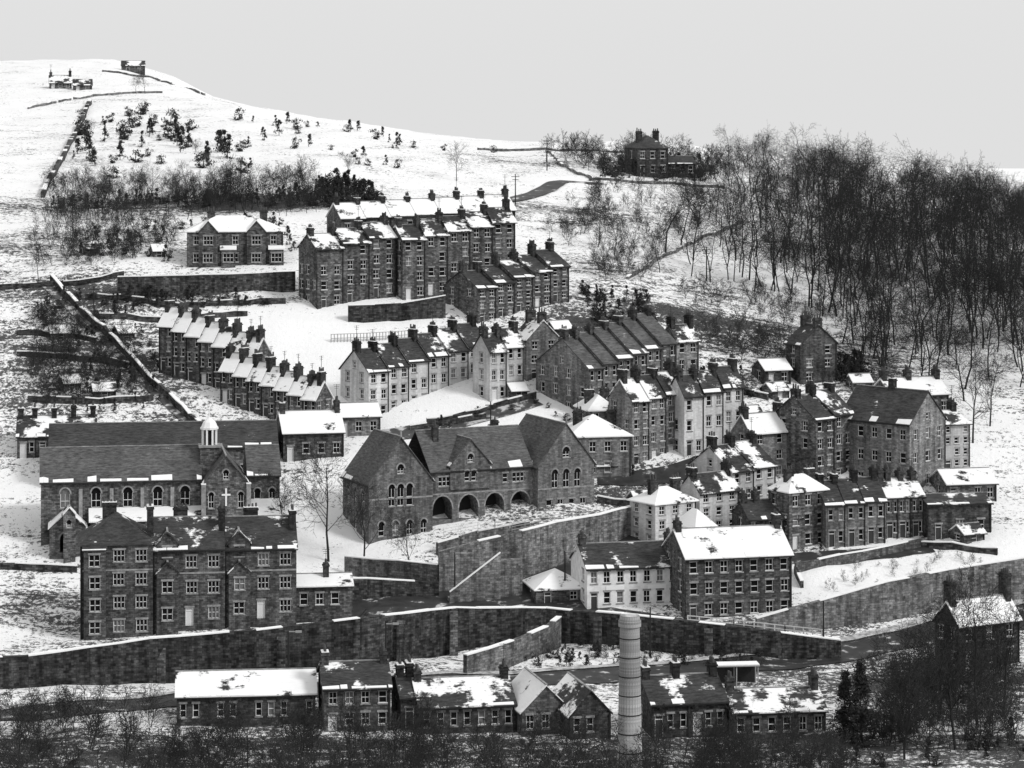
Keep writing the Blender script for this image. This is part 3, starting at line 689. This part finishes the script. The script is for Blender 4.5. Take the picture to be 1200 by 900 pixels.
def railing(name,pts,h=1.2,step=1.4,r=.05,mat='rail',nr=3):
    m=MB(); e=empty(name); W=[]
    for u,vb,vt in pts:
        p=P(u,vb); W.append(Vector((p.x,p.y,zat(vt,p.y) if vt else p.z)))
    for a,b in zip(W[:-1],W[1:]):
        n=max(1,int((b-a).length/step)); d=(b-a)
        for i in range(n+1):
            p=a+d*(i/n); m.box(p.x-r,p.x+r,p.y-r,p.y+r,p.z-.3,p.z+h)
        t=Vector((-d.y,d.x,0)).normalized()*r
        for k in range(nr):
            zz=h*(k+1)/nr-r*1.5
            A=[a-t,b-t,b+t,a+t]; m.hexa([(q.x,q.y,q.z+zz) for q in A],[(q.x,q.y,q.z+zz+r*1.4) for q in A])
    m.obj('rails_and_posts',[M[mat]],e)
railing('white_fence',[(806,742,734),(860,748,739),(920,756,746),(985,764,753)],1.4,1.2,.075)
railing('school_railing',[(520,646,630),(580,636,618),(650,620,612)],1.2,2,.04)
railing('school_railing',[(600,680,624),(690,646,606)],1.2,2,.04,'metal')
railing('garden_fence',[(388,402,None),(430,400,None),(478,398,None)],1.3,.5,.06,'metal',2)

def pole(name,u,v,h,arm=True,lamp=False):
    p=P(u,v); e=empty(name,p); m=MB(); m.cyl((0,0),.13,.08,-.5,h,8)
    if arm and not lamp:
        m.box(-.8,.8,-.06,.06,h-.6,h-.48); m.box(-.6,.6,-.06,.06,h-1.2,h-1.08)
    m.obj('pole',[M['iron']],e)
    if lamp:
        l=MB(); l.box(-.05,1.1,-.05,.05,h-.1,h); l.box(.8,1.5,-.16,.16,h-.16,h+.05); l.obj('lantern',[M['metal']],e)
for a in [(533,708,6.5,0,1),(338,812,7,0,1),(452,802,7,0,1),(965,772,7,0,1),(662,700,6,0,1),(762,770,6,0,1)]: pole('street_lamp',*a)
for a in [(641,200,7),(604,240,6),(828,330,6),(1080,430,7),(300,300,6),(575,520,6),(110,380,6)]: pole('telegraph_pole',*a)

def shelter():
    p=P(838,806); e=empty('bus_shelter',p,math.radians(6)); m=MB(); L=5
    for x in (0,L/2,L): 
        for y in (0,1.6): m.box(x-.06,x+.06,y-.06,y+.06,-.3,2.3)
    m.box(-.2,L+.2,-.2,1.8,2.3,2.42); m.obj('frame_and_roof',[M['metal']],e)
    w=MB(); w.box(.07,L/2-.07,1.57,1.63,.1,2.2); w.box(L/2+.07,L-.07,1.57,1.63,.1,2.2); w.obj('back_panels',[M['iron']],e)
    s=MB(); s.box(-.15,L+.15,-.15,1.75,2.43,2.55); s.obj('roof_snow',[M['snow']],e)
shelter()

# ------------------------------------------------------------------ vegetation
def tube(v,f,p,q,r0,r1,n):
    d=(q-p); 
    a=d.cross(Vector((0,0,1))) if abs(d.z)<.95*d.length else d.cross(Vector((1,0,0)))
    a.normalize(); b=d.cross(a).normalized(); k=len(v)
    for P_,r in ((p,r0),(q,r1)):
        for i in range(n):
            t=2*math.pi*i/n; v.append(tuple(P_+a*(r*math.cos(t))+b*(r*math.sin(t))))
    for i in range(n):
        j=(i+1)%n; f.append((k+i,k+j,k+n+j,k+n+i))
def tree_mesh(name,H,seed,bare=.4,nb=(11,5,4,3),spread=.7,tw=.02,mat='bark',r0=None,wob=.13):
    rs=random.Random(seed); v=[];f=[]
    def rd(d,ang):
        a=d.cross(Vector((rs.gauss(0,1),rs.gauss(0,1),rs.gauss(0,1)))).normalized(); return (d*math.cos(ang)+a*math.sin(ang)).normalized()
    def grow(p,d,L,r,lev):
        ns=(6,4,3,2,1)[lev]; pts=[p]; rr=[r]; dd=d
        for i in range(ns):
            dd=(dd+Vector((rs.gauss(0,wob),rs.gauss(0,wob),rs.gauss(0,.08)+.04))).normalized()
            q=pts[-1]+dd*(L/ns); r2=max(tw*.6,r*(1-.78*(i+1)/ns)); tube(v,f,pts[-1],q,rr[-1],r2,5 if lev==0 else 3); pts.append(q); rr.append(r2)
        if lev>=4 or nb[lev]==0: return
        for k in range(nb[lev]):
            t=(bare if lev==0 else .2)+(1-(bare if lev==0 else .2))*((k+rs.random())/nb[lev]); t=min(t,.99)
            i=int(t*ns); fr=t*ns-i; q=pts[i].lerp(pts[i+1],fr); ri=rr[i]*(1-fr)+rr[i+1]*fr
            ld=(pts[i+1]-pts[i]).normalized()
            ln=L*(.52 if lev==0 else .58)*rs.uniform(.7,1.15)*(1.15-.55*(t if lev==0 else t*.6))
            grow(q,rd(ld,spread*rs.uniform(.65,1.25)),ln,max(tw,ri*.5),lev+1)
    grow(Vector((0,0,-.4)),Vector((rs.gauss(0,.06),rs.gauss(0,.06),1)).normalized(),H*.88,r0 or H*.013,0)
    me=bpy.data.meshes.new(name); me.from_pydata(v,[],f); me.materials.append(M[mat]); return me
woods=[tree_mesh('woodland_tree_%d'%i,14,i+10,(.25,.35,.45)[i%3],(11,5,4,1),.85,.022,r0=.16,wob=.17) for i in range(8)]
spreads=[tree_mesh('spreading_tree_%d'%i,11,i+40,.28,(11,6,4,3),.8,.017) for i in range(3)]
scrubm=[tree_mesh('scrub_%d'%i,4,i+60,.05,(12,5,3,0),.8,.02,'barkl',.05) for i in range(4)]
def bush_mesh(name,seed,n=300,rx=1.,rz=1.,leaf=.18,cone=False,clumps=14):
    rs=random.Random(seed); v=[];f=[]
    cs=[]
    for i in range(clumps):
        z=rs.random()
        rad=(1-z*.95) if cone else math.sqrt(max(.05,1-(2*z-1)**2))
        a=rs.random()*6.28; rr=rad*rs.uniform(.3,.95); cs.append((rr*rx*math.cos(a),rr*rx*math.sin(a),z*rz*2,.28*rx*(.5+.6*rad)))
    for i in range(n):
        c=rs.choice(cs); p=Vector((c[0]+rs.gauss(0,c[3]*.6),c[1]+rs.gauss(0,c[3]*.6),max(.02,c[2]+rs.gauss(0,c[3]*.5))))
        a=Vector((rs.gauss(0,1),rs.gauss(0,1),rs.gauss(0,1))).normalized()*leaf*rs.uniform(.5,1.3); b=Vector((rs.gauss(0,1),rs.gauss(0,1),rs.gauss(0,1))).normalized()*leaf*rs.uniform(.4,1)
        k=len(v); v+= [tuple(p-a),tuple(p+a),tuple(p+b)]; f.append((k,k+1,k+2))
    tube(v,f,Vector((0,0,-.3)),Vector((0,0,rz*1.6)),.08*rx,.02,5)
    me=bpy.data.meshes.new(name); me.from_pydata(v,[],f); me.materials.append(M['leaf']); return me
bushes=[bush_mesh('bush_%d'%i,i,cone=(i%2==0),rx=.9 if i%2 else .75,rz=.8 if i%2 else 1.1) for i in range(4)]
def inst(me,name,x,y,s,sz=None):
    o=bpy.data.objects.new(name,me); scn.collection.objects.link(o); o.location=(x,y,float(Hh(x,y))-.05); o.rotation_euler=(U(-.05,.05),U(-.05,.05),U(0,6.28)); k=sz or s; o.scale=(s,s,k)
    return o
CA={}
def arr(me):
    if me.name not in CA:
        v=np.empty(len(me.vertices)*3,np.float32); me.vertices.foreach_get('co',v)
        l=np.empty(len(me.loops),np.int32); me.loops.foreach_get('vertex_index',l)
        s=np.empty(len(me.polygons),np.int32); me.polygons.foreach_get('loop_start',s)
        CA[me.name]=(v.reshape(-1,3),l,s)
    return CA[me.name]
def merged(name,items,mat):
    V=[];L=[];S=[];nv=nl=0
    for me,x,y,s,sz in items:
        v,l,st=arr(me); a=U(0,6.28); c,si=math.cos(a),math.sin(a); tx,ty=U(-.09,.09),U(-.09,.09)
        w=np.empty_like(v); w[:,0]=(v[:,0]*c-v[:,1]*si)*s+v[:,2]*sz*tx+x; w[:,1]=(v[:,0]*si+v[:,1]*c)*s+v[:,2]*sz*ty+y; w[:,2]=v[:,2]*sz+float(Hh(x,y))-.05
        V.append(w); L.append(l+nv); S.append(st+nl); nv+=len(v); nl+=len(l)
    V=np.concatenate(V); L=np.concatenate(L); S=np.concatenate(S)
    me=bpy.data.meshes.new(name); me.vertices.add(len(V)); me.vertices.foreach_set('co',V.reshape(-1)); me.loops.add(len(L)); me.loops.foreach_set('vertex_index',L)
    me.polygons.add(len(S)); me.polygons.foreach_set('loop_start',S); me.update(calc_edges=True); me.materials.append(mat)
    o=bpy.data.objects.new(name,me); scn.collection.objects.link(o)
def inpoly(u,v,poly):
    c=False; j=len(poly)-1
    for i in range(len(poly)):
        if (poly[i][1]>v)!=(poly[j][1]>v) and u<(poly[j][0]-poly[i][0])*(v-poly[i][1])/(poly[j][1]-poly[i][1])+poly[i][0]: c=not c
        j=i
    return c
wp=[(755,318),(790,265),(850,222),(845,196),(900,180),(1000,190),(1320,200),(1320,480),(1160,480),(1075,476),(1010,432),(950,360),(880,345),(800,335)]
n=0; IT=[]
while n<560:
    y=U(435,680); u=U(740,1280); x=(u-600)/F*y; z=float(Hh(x,y)); v=HV+(CAMZ-z)*F/y
    if not inpoly(u,v,wp): continue
    dens=.3+.7*min(1,max(0,(u-820)/170)); 
    if v>350: dens*=.85
    if v<275 and u>960: dens*=.6
    if R()>dens: continue
    s=U(.62,1.08)
    if v<260 and u<950: s*=.75
    if u>1080 and v<300: s*=.9
    IT.append((random.choice(woods),x,y,s*U(.9,1.25),s)); n+=1
merged('bare_woodland',IT,M['bark'])
def band(name,meshes,poly,count,s0,s1):
    k=0; us=[p[0] for p in poly]; vs=[p[1] for p in poly]; IT=[]
    while k<count:
        u=U(min(us),max(us)); v=U(min(vs),max(vs))
        if not inpoly(u,v,poly): continue
        p=P(u,v); s=U(s0,s1); IT.append((random.choice(meshes),p.x,p.y,s,s*U(.85,1.15))); k+=1
    merged(name,IT,meshes[0].materials[0])
band('hedgerow_trees',woods,[(60,236),(200,226),(370,230),(372,252),(200,262),(60,260)],120,.25,.5)
band('hillside_bushes',bushes,[(90,130),(150,125),(240,150),(300,200),(280,215),(130,210),(85,190)],62,.9,2.4)
band('hillside_bushes',bushes,[(270,130),(480,160),(600,182),(480,200),(280,190)],34,.7,1.8)
band('rhododendron_bank',bushes,[(370,216),(420,222),(445,240),(400,250),(370,240)],80,1.0,2.0)
band('hedge',bushes,[(60,236),(200,230),(372,226),(372,244),(200,244),(60,246)],90,.6,1.3)
band('scrub_thicket',scrubm,[(40,250),(200,258),(210,300),(40,320)],120,.5,1.2)
band('scrub_thicket',scrubm,[(60,215),(370,205),(375,245),(60,255)],130,.7,1.3)
band('scrub_thicket',scrubm,[(36,360),(130,380),(190,470),(60,480),(36,480)],120,.5,1.2)
band('garden_bushes',bushes,[(36,340),(160,350),(200,480),(60,490)],90,.4,1.2)
band('scrub_thicket',scrubm,[(670,230),(780,215),(850,240),(760,330),(690,330),(640,270)],130,.6,1.3)
band('scrub_thicket',scrubm,[(800,340),(960,355),(1060,430),(1040,460),(900,440),(820,410)],140,.5,1.2)
band('scrub_thicket',scrubm,[(640,180),(740,176),(880,190),(860,215),(700,208)],120,.8,1.5)
band('garden_bushes',bushes,[(680,340),(760,350),(770,380),(700,385)],60,.5,1.2)
band('garden_bushes',bushes,[(700,192),(740,186),(860,200),(840,214),(700,210)],70,.8,1.7)
band('garden_bushes',bushes,[(980,425),(1010,430),(1015,455),(985,452)],18,1.,2.)
band('garden_bushes',bushes,[(800,430),(900,445),(900,470),(810,465)],40,.5,1.2)
band('garden_bushes',bushes,[(500,500),(640,470),(720,500),(900,560),(1100,600),(1100,650),(900,650),(740,600),(700,540)],60,.4,.9)
band('garden_bushes',bushes,[(610,752),(900,768),(900,785),(615,785)],80,.3,.9)
band('scrub_thicket',scrubm,[(610,752),(900,768),(900,785),(615,785)],30,.3,.7)
band('scrub_thicket',scrubm,[(1040,785),(1200,790),(1200,890),(1030,890)],100,.8,1.6)
band('garden_bushes',bushes,[(980,840),(1200,840),(1200,900),(970,900)],30,.6,1.3)
band('scrub_thicket',scrubm,[(960,700),(1150,672),(1160,650),(1000,665)],30,.2,.5)
band('garden_bushes',bushes,[(150,340),(240,345),(330,360),(200,365),(80,355)],55,.5,1.2)
band('garden_bushes',bushes,[(100,265),(210,262),(345,262),(345,300),(335,300),(325,268),(200,272),(200,310),(110,300)],50,.5,1.3)
band('woodland_undergrowth',scrubm,[(880,240),(1169,280),(1169,440),(1020,400),(900,320)],170,.4,1.0)
band('valley_scrub',scrubm,[(-20,845),(200,840),(205,870),(980,878),(1010,960),(-20,960)],330,.7,1.4)
band('valley_trees',woods,[(-20,905),(350,900),(700,915),(1010,905),(1010,1000),(-20,1000)],70,.32,.55)
def btree(u,v,h,i=0,ms=None,nm='bare_tree'):
    p=P(u,v); ms=ms or spreads; me=ms[i%len(ms)]; base=11 if ms is spreads else 14; inst(me,nm,p.x,p.y,h/base)
for a in [(385,658,15,0),(424,668,12,1),(482,676,8.5,2),(330,640,10,1),(535,212,7.5,0),(408,212,6,1),(748,190,7,2),(800,196,7,0),(895,190,8,1),(640,190,5,2),(170,110,6,0),(160,110,5,1),(108,160,4,2),
          (60,420,8,1),(105,300,7,2),(85,280,6,0),(230,188,5,1),(860,330,9,0),(700,290,8,1),(720,300,7,2),(1140,520,13,0),(1160,500,11,1),(1100,845,14,2),(1145,850,15,0),(1175,840,14,1),(1075,860,11,0),(1120,880,13,1),(1060,890,11,2),(1040,450,11,1),(1130,470,12,2),(45,330,6,0),(690,200,6,0),(715,204,5,1)]: btree(*a)
bigcon=bush_mesh('conifer_crown',99,5200,2.6,5.0,.26,True,90)
for u,v,s in [(1010,872,.85),(988,866,.7)]:
    p=P(u,v); inst(bigcon,'evergreen_tree',p.x,p.y,s)

# ------------------------------------------------------------------ camera, light, sky
cam=bpy.data.cameras.new('camera'); cam.lens=F/1200*36; cam.sensor_width=36; cam.shift_y=-(450-HV)/1200; cam.clip_end=9000; cam.clip_start=1
co=bpy.data.objects.new('camera',cam); co.location=(0,0,CAMZ); co.rotation_euler=(math.pi/2,0,0); scn.collection.objects.link(co); scn.camera=co
elev=math.radians(40); az=math.radians(122)
sd=Vector((math.sin(az)*math.cos(elev),math.cos(az)*math.cos(elev),math.sin(elev)))
sl=bpy.data.lights.new('sun','SUN'); sl.energy=2.0; sl.angle=math.radians(12); sl.color=(1,1,1)
so=bpy.data.objects.new('sun',sl); so.rotation_euler=(-sd).to_track_quat('-Z','Y').to_euler(); so.location=(0,0,200); scn.collection.objects.link(so)
w=bpy.data.worlds.new('World'); scn.world=w; w.use_nodes=True; nt=w.node_tree; bg=nt.nodes['Background']
sk=N(nt,'ShaderNodeTexSky',sky_type='NISHITA',sun_disc=False); sk.sun_elevation=elev; sk.sun_rotation=az; sk.dust_density=4
hs=N(nt,'ShaderNodeRGBToBW'); nt.links.new(sk.outputs[0],hs.inputs[0])
cl=mix(nt,.85,hs.outputs[0],g(8.7))   # thin high overcast veiling the clear sky
nt.links.new(cl,bg.inputs[0]); bg.inputs[1].default_value=.1
scn.view_settings.view_transform='Standard'; scn.view_settings.look='None'; scn.view_settings.exposure=0
